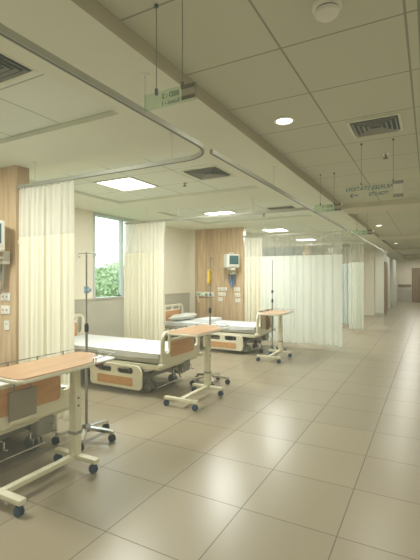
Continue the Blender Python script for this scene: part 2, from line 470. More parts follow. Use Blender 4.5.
t = thing('smoke_detector', 'round white smoke detector on the corridor ceiling near the top edge', 'smoke detector', (-.42, 1.905, ZC))
MB().lathe([(.001, 0), (.066, 0), (.068, -.02), (.058, -.026), (.001, -.026)], n=28).build('base', M['white'], t)
MB().lathe([(.001, -.026), (.052, -.026), (.052, -.034), (.001, -.034)], n=28).build('slot_ring', M['vent_dark'], t)
MB().lathe([(.001, -.034), (.056, -.034), (.054, -.048), (.034, -.064), (.001, -.068)], n=28).build('cap', M['white'], t)

def sprinkler(cx, cy, lab, z=ZB):
    t = thing('sprinkler_head', lab, 'sprinkler', (cx, cy, z), 0, 'ceiling sprinkler heads')
    MB().lathe([(.001, 0), (.042, 0), (.036, -.010), (.001, -.010)], n=18).build('rosette', M['chrome'], t)
    MB().cyl((0, 0, -.01), (0, 0, -.04), .009).build('body', M['mech'], t)
    MB().cyl((0, 0, -.04), (0, 0, -.046), .026).build('deflector', M['mech'], t)
sprinkler(-2.78, 4.42, 'small sprinkler head beside the light over the middle bed')
sprinkler(-2.80, 7.3, 'small sprinkler head near the light over the far bed')
sprinkler(-.40, 4.50, 'small sprinkler head in the corridor ceiling behind the vent', ZC)

# ------------------------------------------------------------------ curtain tracks
ZT = 2.462
def track_run(pts, t, name='rail'):
    MB().sweep(pts, [(-.014, -.016), (.014, -.016), (.014, .016), (-.014, .016)]).build(name, M['track'], t, True, 30)
    MB().sweep([(p[0], p[1], p[2]-.017) for p in pts], [(-.005, -.001), (.005, -.001), (.005, .0015), (-.005, .0015)]).build('slot', M['track_dark'], t, False)
def rods(pts, t):
    for x, y in pts:
        r = MB().cyl((x, y, ZT+.014), (x, y, ZS-.004), .006).build('hanger_rod', M['white'], t)
        MB().lathe([(.001, 0), (.026, 0), (.022, -.008), (.001, -.010)], (x, y, ZS), n=16).build('flange', M['white'], r)
def arc(cx, cy, r, a0, a1, n=8):
    return [(cx+r*math.cos(math.radians(a0+(a1-a0)*i/n)), cy+r*math.sin(math.radians(a0+(a1-a0)*i/n)), ZT) for i in range(n+1)]
XT = -1.46
t = thing('curtain_track', 'L shaped aluminium curtain track around the nearest bed bay', 'curtain track', (0, 0, 0), 0, 'ceiling hung curtain tracks')
track_run([(XT, -2.4, ZT), (XT, 2.5, ZT)]+arc(XT-.28, 2.5, .28, 0, 90)[1:]+[(-3.825, 2.78, ZT)], t)
rods([(XT, 1.89), (XT, -.4), (-1.87, 2.78), (-3.55, 2.78)], t)
t = thing('curtain_track', 'long curtain track along the bays of the middle and far beds', 'curtain track', (0, 0, 0), 0, 'ceiling hung curtain tracks')
track_run([(XT, 2.70, ZT), (XT, 8.37, ZT)]+arc(XT-.28, 8.37, .28, 0, 90)[1:]+[(-3.825, 8.65, ZT)], t)
rods([(XT, 4.1), (XT, 6.6), (-2.4, 8.65), (-3.3, 8.65)], t)
t = thing('curtain_track', 'straight curtain track between the middle bed and the far bed', 'curtain track', (0, 0, 0), 0, 'ceiling hung curtain tracks')
track_run([(XT-.02, 5.55, ZT), (-4.74, 5.55, ZT)], t)
rods([(-2.3, 5.55), (-3.6, 5.55), (-4.25, 5.55)], t)
t = thing('curtain_track', 'curtain track continuing down the corridor beyond the long pale curtain', 'curtain track', (0, 0, 0), 0, 'ceiling hung curtain tracks')
track_run([(XT, 8.8, ZT), (XT, 17.2, ZT)], t)
MB().sweep([(XT-.02, 11.6, ZT), (-5.2, 11.6, ZT)], [(-.014, -.016), (.014, -.016), (.014, .016), (-.014, .016)]).build('cross_rail', M['track'], t)
rods([(XT, 10), (XT, 13.2), (XT, 15.6), (-3.0, 11.6)], t)

# ------------------------------------------------------------------ curtains
def curtain(x0, x1, y, label, fab, net, zb=.10, zm=1.93, waves=10, amp=.035, mesh_h=True, seed=1, lean=0):
    """pleated curtain hung under a track along X at y: netting band above, fabric below, hooks"""
    rnd = random.Random(seed)
    t = thing('privacy_curtain', label, 'curtain', ((x0+x1)/2, y, 0), 0, 'pleated privacy curtains')
    xm = (x0+x1)/2; W = x1-x0; nx = max(40, int(waves*14)); ph = [rnd.uniform(-.6, .6) for _ in range(waves*2+3)]
    amps = [rnd.uniform(.55, 1.25) for _ in range(waves*2+3)]
    def pt(i, z):
        u = i/nx; k = u*waves*2; j = int(k); f = k-j
        a = amps[j]*(1-f)+amps[j+1]*f; p = ph[j]*(1-f)+ph[j+1]*f
        g = .55+.45*(1-max(0, (z-.1))/2.4)
        return (x0-xm+u*W+.012*math.sin(k*PI*.7+p)*(1 if z < 2.3 else 0), lean*(2.4-z)+amp*a*g*math.sin(k*PI+p), z)
    def sheet(zs, name, m, parent):
        mb = MB(); rows = []
        for z in zs: rows.append([mb.bm.verts.new(pt(i, z)) for i in range(nx+1)])
        for r in range(len(rows)-1):
            for i in range(nx): mb.bm.faces.new((rows[r][i], rows[r][i+1], rows[r+1][i+1], rows[r+1][i]))
        return mb.build(name, m, parent, True, 80)
    top = ZT-.035
    n = 8
    sheet([zm+(top-zm)*i/n for i in range(n+1)], 'netting', net, t)
    f = sheet([zb+(zm-zb)*i/16 for i in range(17)], 'fabric', fab, t)
    mb = MB()
    sheet([zb-.0, zb+.012, zb+.03], 'bottom_hem', fab, f)
    nh = min(waves*2, 24)
    mb.bm.free()
    for i in range(nh):
        x = x0-xm+W*(i+.5)/nh
        MB().box((x, 0, ZT-.026), (.012, .010, .022), bev=.003).build('glider', M['white'], t)
    return t
curtain(-3.80, -3.00, 2.78, 'cream pleated curtain beside the nearest wood panel, bunched at the track end', M['c_cream'], M['mesh_cream'], waves=10, seed=3, amp=.030, zb=.12)
curtain(-4.76, -3.87, 5.55, 'cream pleated curtain hanging between the window and the far bed', M['c_cream'], M['mesh_cream'], waves=11, seed=5, amp=.032)
curtain(-3.79, -3.36, 8.65, 'narrow yellowish cream curtain beside the far wood panel and monitor', M['c_cream'], M['mesh_cream'], waves=6, seed=8, amp=.04, zm=1.99)
curtain(-3.35, -1.60, 8.64, 'long pale sheer curtain behind the far overbed table', M['c_white'], M['mesh_white'], waves=12, seed=11, amp=.030, zm=1.99, zb=.08)
curtain(-1.95, -1.58, 11.6, 'narrow pale curtain just past the long sheer curtain', M['c_white'], M['mesh_white'], waves=5, seed=21, amp=.04)
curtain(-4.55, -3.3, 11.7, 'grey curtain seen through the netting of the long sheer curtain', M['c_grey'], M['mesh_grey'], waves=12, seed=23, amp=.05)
curtain(-2.75, -2.05, 12.6, 'bluish backlit curtain behind the narrow pale corridor curtain', M['c_daylit'], M['mesh_white'], waves=6, seed=24, amp=.05)
def far_curtain(x, y0, y1, lab, seed):
    c = curtain(-(y1-y0)/2, (y1-y0)/2, 0, lab, M['c_white'], M['c_white'], waves=6, seed=seed, amp=.05)
    c.location = (x, (y0+y1)/2, 0); c.rotation_euler = (0, 0, PI/2)
far_curtain(-1.66, 18.9, 20.6, 'white curtain along the corridor just past the square column', 31)
far_curtain(-1.60, 21.6, 23.6, 'white curtain furthest down the corridor near the end wall', 32)

# ------------------------------------------------------------------ wheels
def castor_parts(parent, x, y, r, mw, mf, dual=True, stem_top=.12, fork=True, name='castor', rz=0):
    """one castor: fork/stem is the part, wheels are its sub-parts"""
    f = MB().cyl((x, y, r*1.4), (x, y, stem_top), r*.22, n=10)
    f.box((x-.25*r, y, r*1.75), (r*1.3, r*.9, r*.5), bev=r*.15)
    f = f.build(name, mf, parent)
    for s in ((-1, 1) if dual else (0,)):
        w = r*.42 if dual else r*.6
        c = (x-.3*r, y+s*r*.42-w/2, r)
        MB().lathe([(.001, 0), (r*.8, 0), (r, w*.25), (r, w*.75), (r*.8, w), (.001, w)], c, n=20, axis='Y').build('wheel', mw, f)
    return f

# ------------------------------------------------------------------ hospital bed (x: head -1.15 .. foot +1.15, y: width .93)
def make_bed(label, group):
    t = thing('hospital_bed', label, 'hospital bed', (0, 0, 0), 0, group)
    HW = .465
    # footboard / headboard
    def end(x, z0, z1, name, sgn):
        o = rrect(-HW, HW, z0, z1, .13, 8, .05)
        zt = z1-.045
        hl = [rrect(-.40, -.30, z0+.16, zt, .045, 5), rrect(.30, .40, z0+.16, zt, .045, 5), rrect(-.27, -.03, zt-.065, zt, .03, 5), rrect(.03, .27, zt-.065, zt, .03, 5)]
        # one open band above the inlay, plus a slot at either side
        b = board(name, o, hl, .035, M['cream'], t, YZ(x), .008)
        zz = z0+.10
        for s in (-1, 1):
            board('inlay', rrect(-.285, .285, zz, zt-.095, .03, 5), [], .008, M['orange'], b, YZ(x+s*.0205), .002)
        # corner bumpers
        for s in (-1, 1):
            MB().lathe([(.001, 0), (.045, 0), (.052, .012), (.052, .03), (.045, .042), (.001, .042)], (x+sgn*.01, s*(HW-.01), z0+.0), n=16).build('bumper', M['cream'], b)
        return b
    end(1.13, .39, .83, 'footboard', 1)
    end(-1.13, .42, .90, 'headboard', -1)
    # frame
    fr = MB()
    for s in (-1, 1):
        fr.b2(-1.10, 1.10, s*.44-.02, s*.44+.02, .345, .405, bev=.008)
    for x in (-1.08, -.5, .1, .6, 1.08): fr.b2(x-.025, x+.025, -.42, .42, .35, .40, bev=.004)
    fr.build('bed_frame', M['cream2'], t)
    MB().b2(-1.05, 1.06, -.42, .42, .402, .425).build('deck', M['mech'], t)
    un = MB()
    un.b2(-.9, .82, -.30, -.24, .19, .25, bev=.006).b2(-.9, .82, .24, .30, .19, .25, bev=.006)
    un.b2(-.55, .45, -.05, .05, .24, .33, bev=.01)
    un.b2(-.88, -.80, -.3, .3, .19, .25).b2(.74, .82, -.3, .3, .19, .25)
    for x in (-.6, .5):
        for s in (-1, 1): un.box((x, s*.2, .295), (.30, .03, .035), rot=Matrix.Rotation(math.radians(24), 3, 'Y'))
    un.build('underframe', M['grey_plastic'], t)
    MB().cyl((-.3, .0, .27), (.25, 0, .30), .028).b2(-.42, -.22, -.07, .07, .21, .32, bev=.01).build('lift_motor', M['dark'], t)
    # wide grey covers at the foot end below the board
    MB().b2(1.0, 1.11, .10, .27, .215, .375, bev=.03, seg=3).build('corner_cover', M['grey_plastic'], t)
    MB().b2(.78, 1.08, -.40, .34, .335, .36, bev=.006).build('end_shelf', M['cream'], t)
    # cranks
    for s in (-.22, .0, .22):
        MB().tube([(1.06, s, .30), (1.15, s, .30), (1.15, s, .25), (1.19, s, .25)], .007, 8).build('crank', M['chrome'], t)
    # legs, castors, brake bar
    for x in (-.82, .82):
        for s in (-1, 1):
            lg = MB().sweep([(x, s*.27, .22), (x, s*.28, .15), (x+.02, s*.28, .12)], [(-.03, -.02), (.03, -.02), (.03, .02), (-.03, .02)])
            lg.cyl((x, s*.28, .11), (x, s*.28, .22), .022)
            lg.build('leg', M['grey_plastic'], t)
            castor_parts(t, x, s*.28, .060, M['steel'], M['grey_plastic'], stem_top=.16)
            MB().tube([(x+.02, s*.28, .17), (x+.09, s*.28, .14), (x+.12, s*.28, .075)], .010, 8).build('brake_pedal', M['mech'], t)
    MB().tube([(.94, -.30, .075), (.94, .30, .075)], .009, 8).build('brake_bar', M['chrome'], t)
    # lowered side rails
    for s in (-1, 1):
        y = s*.50
        o = rrect(-.02, .86, .075, .385, .10, 7, .06)
        b = board('side_rail', o, [rrect(.10, .36, .265, .35, .04, 6), rrect(.46, .72, .265, .35, .04, 6)], .030, M['cream'], t, XZ(y), .008)
        for q in (-1, 1):
            board('inlay', rrect(.12, .72, .115, .225, .022, 5), [], .006, M['orange'], b, XZ(y+q*.0175), .002)
        for x in (.15, .65):
            MB().box((x, y-s*.03, .33), (.04, .04, .10), bev=.006).build('rail_bracket', M['mech'], t)
    # mattress
    mt = MB().box((0, 0, .475), (2.16, .88, .115), bev=.03, seg=3).build('mattress', M['mattress'], t)
    # sheet: draped top, slightly rumpled, hangs over the sides
    mb = MB(); nx, ny = 60, 30; rows = []
    for i in range(nx+1):
        x = -1.075+2.15*i/nx; row = []
        for j in range(ny+1):
            v = -1+2*j/ny
            if abs(v) > .86:
                k = (abs(v)-.86)/.14; yy = math.copysign(.452+.006*math.sin(x*23)*k, v); z = .552-k*.07-.010*math.sin(x*5+v)*k
            else:
                yy = v/.86*.452; z = .555+.006*math.sin(x*7+yy*3)+.005*math.sin(yy*14+x*4)-.012*(abs(yy)/.45)**6
            row.append(mb.bm.verts.new((x, yy, z)))
        rows.append(row)
    for i in range(nx):
        for j in range(ny): mb.bm.faces.new((rows[i][j], rows[i+1][j], rows[i+1][j+1], rows[i][j+1]))
    mb.build('bed_sheet', M['sheet'], t, True, 70)
    return t
bedg = 'hospital beds standing in a row'
bed = make_bed('hospital bed in the middle, by the window, lowered orange-inlaid side rail, no pillow', bedg)
bed.location = (-4.05, 4.565, 0)
bed1 = clone(bed, (-3.87, 2.085, 0), 'nearest hospital bed at the left edge, mostly hidden by the overbed table')
bed3 = clone(bed, (-4.05, 7.70, 0), 'farthest hospital bed, with a pillow, in front of the wood panel')
for ch in bed3.children:
    if ch.name.startswith('footboard'): pass

# pillows
def pillow(loc, rz, label, sc=(1, 1, 1)):
    mb = MB(); n = 16; g = [[None]*(n+1) for _ in range(n+1)]
    def surf(sgn):
        gg = []
        for i in range(n+1):
            r = []
            for j in range(n+1):
                u, v = -1+2*i/n, -1+2*j/n
                h = ((1-u**4)*(1-v**4))**.55
                pin = 1-.06*(u*u*v*v)
                r.append(mb.bm.verts.new((u*.22*pin*sc[0], v*.33*pin*sc[1], .075+sgn*.068*h*sc[2]+.006*math.sin(u*5+v*4)*h)))
            gg.append(r)
        return gg
    for sgn in (-1, 1):
        gg = surf(sgn)
        for i in range(n):
            for j in range(n): mb.bm.faces.new((gg[i][j], gg[i+1][j], gg[i+1][j+1], gg[i][j+1]))
    bmesh.ops.remove_doubles(mb.bm, verts=mb.bm.verts, dist=.0005)
    o = mb.build('pillow', M['pillow'], None, True, 80); o.location = loc; o.rotation_euler = (0, math.radians(-8), rz)
    return tag(o, label, 'pillow')
pillow((-4.86, 7.68, .562), .05, 'white pillow at the head of the farthest hospital bed')

# folded blanket on the far bed
mb = MB()
for k, (z, w) in enumerate(((.556, .60), (.580, .57), (.602, .56))): mb.box((0, 0, z), (.34, w, .022), bev=.009, seg=3)
o = mb.build('folded_blanket', M['sheet'], None); o.location = (-4.25, 7.75, .012); tag(o, 'folded white sheet lying on the farthest hospital bed near its pillow', 'blanket')

# chart holder hanging on the foot of bed 1
t = thing('chart_holder', 'flat grey chart holder hanging on the footboard of the nearest bed', 'chart holder', (-2.712, 2.005, 0))
MB().b2(.0, .022, -.115, .115, .44, .66, bev=.006).build('holder_plate', mat('taupe plastic', (.29, .26, .20), .5, noise=.03), t)
MB().b2(.022, .032, -.12, .12, .425, .45, bev=.004).build('bottom_lip', M['cream'], t)
for s in (-.07, .07): MB().tube([(.01, s, .65), (.01, s, .845), (-.045, s, .845), (-.045, s, .80)], .005, 8).build('hook', M['steel'], t)

# towel / pads hanging on the foot of bed 3
def drape(y0, w, z0, m, label, z1=.846, seed=0):
    mb = MB(); prof = []
    n = 12
    for i in range(n+1): prof.append((.024+.010*math.sin(i*.6), z0+(z1-z0)*i/n))
    for i in range(1, 8): a = PI*i/8; prof.append((.0+.026*math.cos(a), z1+.012*math.sin(a)))
    for i in range(1, 7): prof.append((-.026, z1-.02*i))
    rows = []
    for x, z in prof:
        rows.append([mb.bm.verts.new((x+(.007*math.sin(j*1.1+seed) if z < z1-.03 and x > 0 else 0), y0+w*j/12*(1+.08*(z1-z)), z)) for j in range(13)])
    for i in range(len(rows)-1):
        for j in range(12): mb.bm.faces.new((rows[i][j], rows[i][j+1], rows[i+1][j+1], rows[i+1][j]))
    o = mb.build('towel', m, None, True, 80); o.location = (-2.92+.003, 0, 0)
    mod = o.modifiers.new('s', 'SOLIDIFY'); mod.thickness = .006; mod.offset = 1
    return tag(o, label, 'towel', 'towels hung over the far footboard')
drape(7.42, .20, .50, M['towel'], 'cream towel hung over the left of the farthest footboard')
drape(7.68, .12, .46, M['towel_b'], 'brown cloth hung between cream towels on the farthest footboard')
drape(7.86, .20, .48, M['towel'], 'cream towel hung over the right of the farthest footboard', seed=2)

# red straps on the middle bed's frame
mb = MB()
mb.tube([(-4.16, 4.08, .40), (-4.05, 4.05, .37), (-3.93, 4.03, .345), (-3.84, 4.03, .36), (-3.78, 4.06, .40)], .014, 8)
mb.tube([(-4.12, 4.09, .36), (-4.02, 4.05, .335), (-3.92, 4.035, .315)], .012, 8)
tag(mb.build('red_strap', M['red'], None), 'dark red strap slung along the frame of the middle bed', 'strap')

# ------------------------------------------------------------------ overbed tables (origin under near crossbar)
def make_table(label, group):
    t = thing('overbed_table', label, 'overbed table', (0, 0, 0), 0, group)
    zt = .86
    # top: rounded laminate with cream edge
    out = [(-.22, .04), (-.19, .0), (-.05, -.03), (.20, -.03), (.235, .0), (.235, .04), (.235, .56), (.225, .62), (.0, .86), (-.03, .88), (-.19, .88), (-.22, .85)]
    e = board('table_edge', out, [], .026, M['cream'], t, XY(zt-.014), .008)
    inn = [(x*.96+.001, (y-.43)*.975+.43) for x, y in out]
    board('tabletop', inn, [], .010, M['table_wood'], t, XY(zt+.002), .003)
    # pale tray at the far end with bent chrome rail
    tr = board('end_tray', [(.225, .63), (.23, .80), (.20, .87), (.02, .87), (.01, .865)], [], .014, M['tray'], t, XY(zt-.012), .004)
    z = zt+.03
    MB().tube([(.225, .60, zt), (.225, .60, z), (.232, .80, z), (.205, .875, z), (.05, .885, z), (.05, .885, zt)], .005, 8).build('end_rail', M['chrome'], t)
    MB().tube([(-.212, .08, zt), (-.212, .08, z), (-.212, .45, z), (-.212, .80, z), (-.17, .872, z), (.0, .872, z), (.0, .872, zt)], .004, 8).build('side_rail', M['steel'], t)
    for y in (.2, .45, .7): MB().cyl((-.212, y, zt-.01), (-.212, y, z+.006), .006).build('rail_post', M['steel'], t)
    # under-top bracket
    MB().b2(-.05, .05, .18, .74, zt-.05, zt-.026, bev=.006).build('top_bracket', M['cream2'], t)
    # column
    c = MB().b2(-.036, .036, .60, .665, .11, .60, bev=.008).build('column', M['cream2'], t)
    MB().b2(-.031, .031, .605, .66, .58, zt-.04, bev=.006).build('inner_column', M['cream2'], c)
    MB().b2(-.040, .040, .595, .67, .275, .30, bev=.004).build('collar', M['grey_plastic'], c)
    for z_ in (.50, .56): MB().cyl((.034, .63, z_), (.043, .63, z_), .008).build('bolt', M['mech'], c)
    MB().tube([(.01, .60, .78), (.01, .54, .78), (.06, .50, .78)], .007, 8).build('release_lever', M['steel'], t)
    # H base
    MB().b2(-.026, .026, .0, .64, .082, .118, bev=.006).build('base_bar', M['cream2'], t)
    for y in (.0, .64):
        MB().b2(-.225, .225, y-.028, y+.028, .078, .115, bev=.010).build('foot_bar', M['cream2'], t)
        for x in (-.195, .195): castor_parts(t, x, y, .033, M['blue_wheel'], M['blue_wheel'], stem_top=.085)
    return t
tg = 'wheeled overbed tables'
tb = make_table('nearest wheeled overbed table with a wood laminate top and cream base, left edge', tg)
tb.location = (-2.46, 1.66, 0)
clone(tb, (-2.52, 3.93, 0), 'overbed table with wood top at the foot of the middle bed', 0)
clone(tb, (-2.52, 6.82, 0), 'farthest overbed table, in front of the long pale curtain')

# ------------------------------------------------------------------ IV stands
def make_iv(label, group, h=1.75, extra=None, hooks=True, rz=0, R=.27):
    t = thing('iv_stand', label, 'IV stand', (0, 0, 0), rz, group)
    MB().cyl((0, 0, .10), (0, 0, 1.05), .0125).build('lower_pole', M['steel'], t)
    MB().cyl((0, 0, 1.0), (0, 0, h), .008).build('upper_pole', M['steel'], t)
    MB().lathe([(.001, 1.0), (.018, 1.0), (.020, 1.02), (.020, 1.06), (.012, 1.08), (.001, 1.08)], n=16).build('clamp', M['dark'], t)
    MB().lathe([(.001, .085), (.045, .085), (.048, .10), (.040, .13), (.020, .15), (.001, .15)], n=18).build('hub', M['steel'], t)
    for k in range(5):
        a = 2*PI*k/5+.3; c, s = math.cos(a), math.sin(a)
        lg = MB().sweep([(.03*c, .03*s, .11), (R*.6*c, R*.6*s, .10), (R*c, R*s, .088)], [(-.022, -.014), (.022, -.014), (.020, .014), (-.020, .014)])
        lg.build('leg', M['chrome'], t)
        castor_parts(t, R*c*.97, R*s*.97, .033, M['dark'], M['dark'], stem_top=.085)
    if hooks:
        c_, s_ = math.cos(-rz), math.sin(-rz)
        for sg in (-1, 1):
            pts = [(0, 0, h-.01), (sg*.085, 0, h-.01)]
            pts += [(sg*(.10+.018*math.sin(b)), 0, h-.028+.018*math.cos(b)) for b in [PI*q/5 for q in range(-1, 8)]]
            MB().tube([(x*c_, x*s_, z) for x, y, z in pts], .0045, 8).build('hook', M['steel'], t)
    return t
ig = 'wheeled IV stands'
iv = make_iv('IV stand with hooked crossbar beside the nearest table and cream curtain', ig, 1.74, rz=0)
iv.location = (-2.80, 2.745, 0); iv.rotation_euler = (0, 0, 0)
# two clamps on it
MB().lathe([(.001, 1.36), (.024, 1.36), (.024, 1.42), (.001, 1.42)], n=14).b2(.0, .05, -.012, .012, 1.375, 1.405, bev=.005).build('blue_clamp', M['lightblue'], iv)
iv2 = make_iv('IV stand carrying an amber clamp, beside the middle overbed table', ig, 1.79, hooks=False)
iv2.location = (-2.75, 5.05, 0)
k = MB().b2(-.04, .04, -.02, .02, 1.62, 1.63).lathe([(.001, 1.40), (.030, 1.42), (.038, 1.46), (.030, 1.50), (.026, 1.53), (.034, 1.56), (.028, 1.60), (.001, 1.61)], (.0, -.012, 0), n=16)
k.build('amber_holder', M['yellow'], iv2)
MB().tube([(0, 0, 1.785), (.0, .05, 1.79), (0, .07, 1.76)], .004, 8).build('hook', M['steel'], iv2)
iv3 = make_iv('farthest IV stand, thin pole in front of the long pale curtain', ig, 1.86, hooks=False)
iv3.location = (-2.80, 7.78, 0)
MB().lathe([(.001, 1.20), (.022, 1.20), (.022, 1.25), (.001, 1.25)], n=14).build('clamp', M['dark'], iv3)

# ------------------------------------------------------------------ monitors and wall plates
def monitor(loc, rz, label):
    t = thing('patient_monitor', label, 'monitor', loc, rz, 'white patient monitors on the wood panels')
    # local: screen faces -Y
    MB().b2(-.15, .15, -.11, .13, -.15, .16, bev=.022, seg=3).build('housing', M['white'], t)
    b = MB().b2(-.14, .14, -.122, -.108, -.10, .145, bev=.006).build('bezel', M['white'], t)
    MB().b2(-.115, .115, -.126, -.120, -.075, .125, bev=.002).build('screen', M['screen'], b)
    for i in range(4): MB().cyl((-.08+.045*i, -.118, -.125), (-.08+.045*i, -.128, -.125), .009).build('button', M['grey_plastic'], t)
    MB().tube([(-.05, 0, .155), (-.05, 0, .19), (.05, 0, .19), (.05, 0, .155)], .010, 8).build('carry_handle', M['white'], t)
    MB().b2(-.06, .06, -.08, .10, -.20, -.15, bev=.01).build('shelf', M['white'], t)
    return t
def arm(wallpt, monpt, t, rz):
    R = Matrix.Rotation(-rz, 4, 'Z')
    a = R @ Vector((wallpt[0]-monpt[0], wallpt[1]-monpt[1], wallpt[2]-monpt[2]))
    MB().tube([tuple(a), (a.x*.4, a.y*.6, -.22), (0, .02, -.20)], .018, 10).build('wall_arm', M['white'], t)
    MB().box(tuple(a), (.07, .07, .13), bev=.01).build('wall_mount', M['white'], t)
A = math.radians(52)
p2 = (-4.0, 8.38, 1.885)
t = monitor(p2, A, 'white patient monitor on the far wood panel above the farthest bed'); arm((-4.05, 8.62, 1.66), p2, t, A)
p1 = (-3.955, 2.53, 1.925)
t = monitor(p1, math.radians(60), 'white patient monitor at the left edge on the nearest wood panel'); arm((-3.95, 2.73, 1.72), p1, t, math.radians(60))

def cables(x, y, z, m, label, n=5, L=.35):
    t = thing('cable_bundle', label, 'cables', (x, y, z), 0, 'cables hanging under the monitors')
    for i in range(n):
        o = random.uniform(-.03, .03); w = .02+.012*i
        pts = []
        for k in range(13):
            a = PI*k/12; pts.append((o-w*math.cos(a), -.012*i, -L*(.75+.07*i)*math.sin(a)))
        MB().tube(pts, .007, 8).build('cable', m, t)
    MB().b2(-.07, .07, -.05, .025, -.015, .02, bev=.008).build('hook_plate', M['white'], t)
cables(-4.06, 8.60, 1.60, M['blue'], 'blue cables looped under the far patient monitor', 6, .30)
cables(-3.96, 2.71, 1.66, M['grey_plastic'], 'grey cables looped under the patient monitor at the left edge', 4, .34)

def plate(x, y, z, w, h, label, kind=0):
    t = thing('wall_socket', label, 'wall socket', (x, y, z), 0, 'white wall plates on the wood panels')
    MB().b2(-w/2, w/2, -.012, 0, -h/2, h/2, bev=.004).build('cover_plate', M['white'], t)
    if kind == 0:
        for s in (-1, 1):
            MB().b2(s*w*.22-w*.13, s*w*.22+w*.13, -.016, -.011, -h*.22, h*.22, bev=.002).build('socket_insert', M['cream'], t)
            for q in (-1, 1): MB().b2(s*w*.22+q*w*.05-.003, s*w*.22+q*w*.05+.003, -.0175, -.0155, -.010, .010).build('slot', M['dark'], t, False)
    else:
        MB().b2(-w*.22, w*.22, -.016, -.011, .0, h*.3, bev=.002).build('rocker', M['cream'], t)
        MB().b2(-w*.1, w*.1, -.0175, -.0155, h*.1, h*.2).build('slot', M['dark'], t, False)
YP1, YP2 = 2.757, 8.647
plate(-3.99, YP1, 1.30, .15, .085, 'wide white wall socket, uppermost of three on the nearest wood panel')
plate(-3.99, YP1, 1.16, .145, .09, 'white wall socket, middle of three on the nearest wood panel')
plate(-3.965, YP1, .995, .085, .10, 'small square wall plate, lowest of three on the nearest wood panel', 1)
for x, z, w, h, k, lab in ((-4.37, 1.235, .25, .08, 0, 'wide white socket, top left of the cluster on the far wood panel'), (-4.38, 1.115, .21, .085, 0, 'white socket, middle left of the cluster on the far wood panel'),
                           (-4.42, .99, .12, .09, 1, 'small white plate, bottom left of the cluster on the far wood panel'), (-3.98, 1.235, .15, .09, 0, 'white socket, top right of the cluster on the far wood panel'),
                           (-3.97, 1.10, .14, .09, 0, 'white socket, middle right of the cluster on the far wood panel'), (-3.96, .97, .13, .09, 1, 'small white plate, bottom right of the cluster on the far wood panel')):
    plate(x, YP2, z, w, h, lab, k)
# medical gas rail
t = thing('gas_rail', 'white medical gas rail with green and blue outlets on the far wood panel', 'gas rail', (-4.83, YP2, 1.10))
MB().b2(-.24, .24, -.05, 0, -.05, .06, bev=.008).build('rail_body', M['white'], t)
for i, m_ in enumerate((M['green'], M['white'], M['green'], M['blue'])):
    x = -.17+.11*i
    o = MB().lathe([(.001, -.05), (.034, -.05), (.034, -.062), (.022, -.075), (.001, -.078)], (x, 0, 0), n=16, axis='Y').build('gas_outlet', m_, t)
MB().tube([(-.17, -.08, 0), (-.17, -.09, -.10), (-.15, -.07, -.19)], .009, 8).build('flow_meter', M['white'], t)
t2 = MB().lathe([(.001, 0), (.030, 0), (.034, .02), (.034, .10), (.022, .125), (.001, .13)], n=16)
# curtain holdback on the partition return
t = thing('curtain_hook', 'small white curtain holdback on the edge of the nearest wood panel', 'curtain hook', (-3.83, 2.80, 1.88))
MB().b2(0, .008, -.02, .02, -.02, .02, bev=.003).build('hook_base', M['white'], t)
MB().tube([(.006, 0, 0), (.05, 0, 0), (.055, -.015, .02)], .006, 8).build('hook_arm', M['white'], t)
t2.bm.free()

# ------------------------------------------------------------------ hanging signs (lettering faces away from the camera, read through the glass)
BACK = (PI/2, 0, PI)
def hang_wires(t, xs, ztop, zbot):
    for x in xs:
        w = MB().cyl((x, 0, zbot), (x, 0, ztop), .0022, n=8).build('wire', M['wire'], t)
        MB().cyl((x, 0, ztop-.012), (x, 0, ztop), .009).build('ceiling_clip', M['dark'], w)
        MB().cyl((x, 0, zbot-.012), (x, 0, zbot+.016), .008).build('sign_clip', M['mech'], w)
def bed_sign(x0, x1, y, z0, z1, label, l1, l2):
    w = x1-x0; h = z1-z0
    t = thing('hanging_sign', label, 'hanging sign', ((x0+x1)/2, y, 0), 0, 'glass bed signs hung over the corridor')
    g = MB().b2(-w/2, w/2, -.004, .004, z0, z1, bev=.001).build('glass_panel', M['sign_glass'], t, False)
    text_mesh(l1, h*.40, M['ink'], t, (.0, .006, z0+h*.70), BACK, bold=.0008)
    text_mesh(l2, h*.34, M['ink'], t, (.0, .006, z0+h*.27), BACK, bold=.0006)
    px0, px1 = w*.24, w*.48
    MB().b2(px0, px1, -.007, -.004, z0+h*.12, z1-h*.05).build('picture_plate', M['sign_light'], t, False)
    MB().b2(px0, px1, -.009, -.006, z1-h*.28, z1-h*.05).build('plate_bar', M['sign_dark'], t, False)
    MB().b2(px0, px1, -.009, -.006, z0+h*.12, z0+h*.32).build('plate_bar', M['sign_dark'], t, False)
    hang_wires(t, (-w*.26, w*.24), ZC, z1)
    return t
bed_sign(-1.185, -.90, 1.53, 2.285, 2.362, 'nearest small green glass sign hung on wires, mirrored BED lettering', 'BED : 2', 'Room - 1')
bed_sign(-1.26, -.93, 5.0, 2.30, 2.40, 'second small green glass bed sign, hung before the cross band', 'BED : 4', 'Room - 1')
bed_sign(-1.33, -.95, 8.2, 2.32, 2.42, 'third and farthest small glass bed sign down the corridor', 'BED : 6', 'Room - 2')
y = 4.04
t = thing('direction_sign', 'wide clear hanging sign with mirrored wording and arrow over the corridor', 'hanging sign', (-.47, y, 0))
MB().b2(-.27, .26, -.004, .004, 2.235, 2.385, bev=.001).build('glass_panel', glass_mat('clear sign glass', (.985, 1, .98), .02), t, False)
text_mesh('NURSES STATION', .052, M['ink'], t, (-.035, .006, 2.345), BACK, bold=.0012)
text_mesh('TOILETS', .045, M['ink'], t, (.05, .006, 2.285), BACK, bold=.0012)
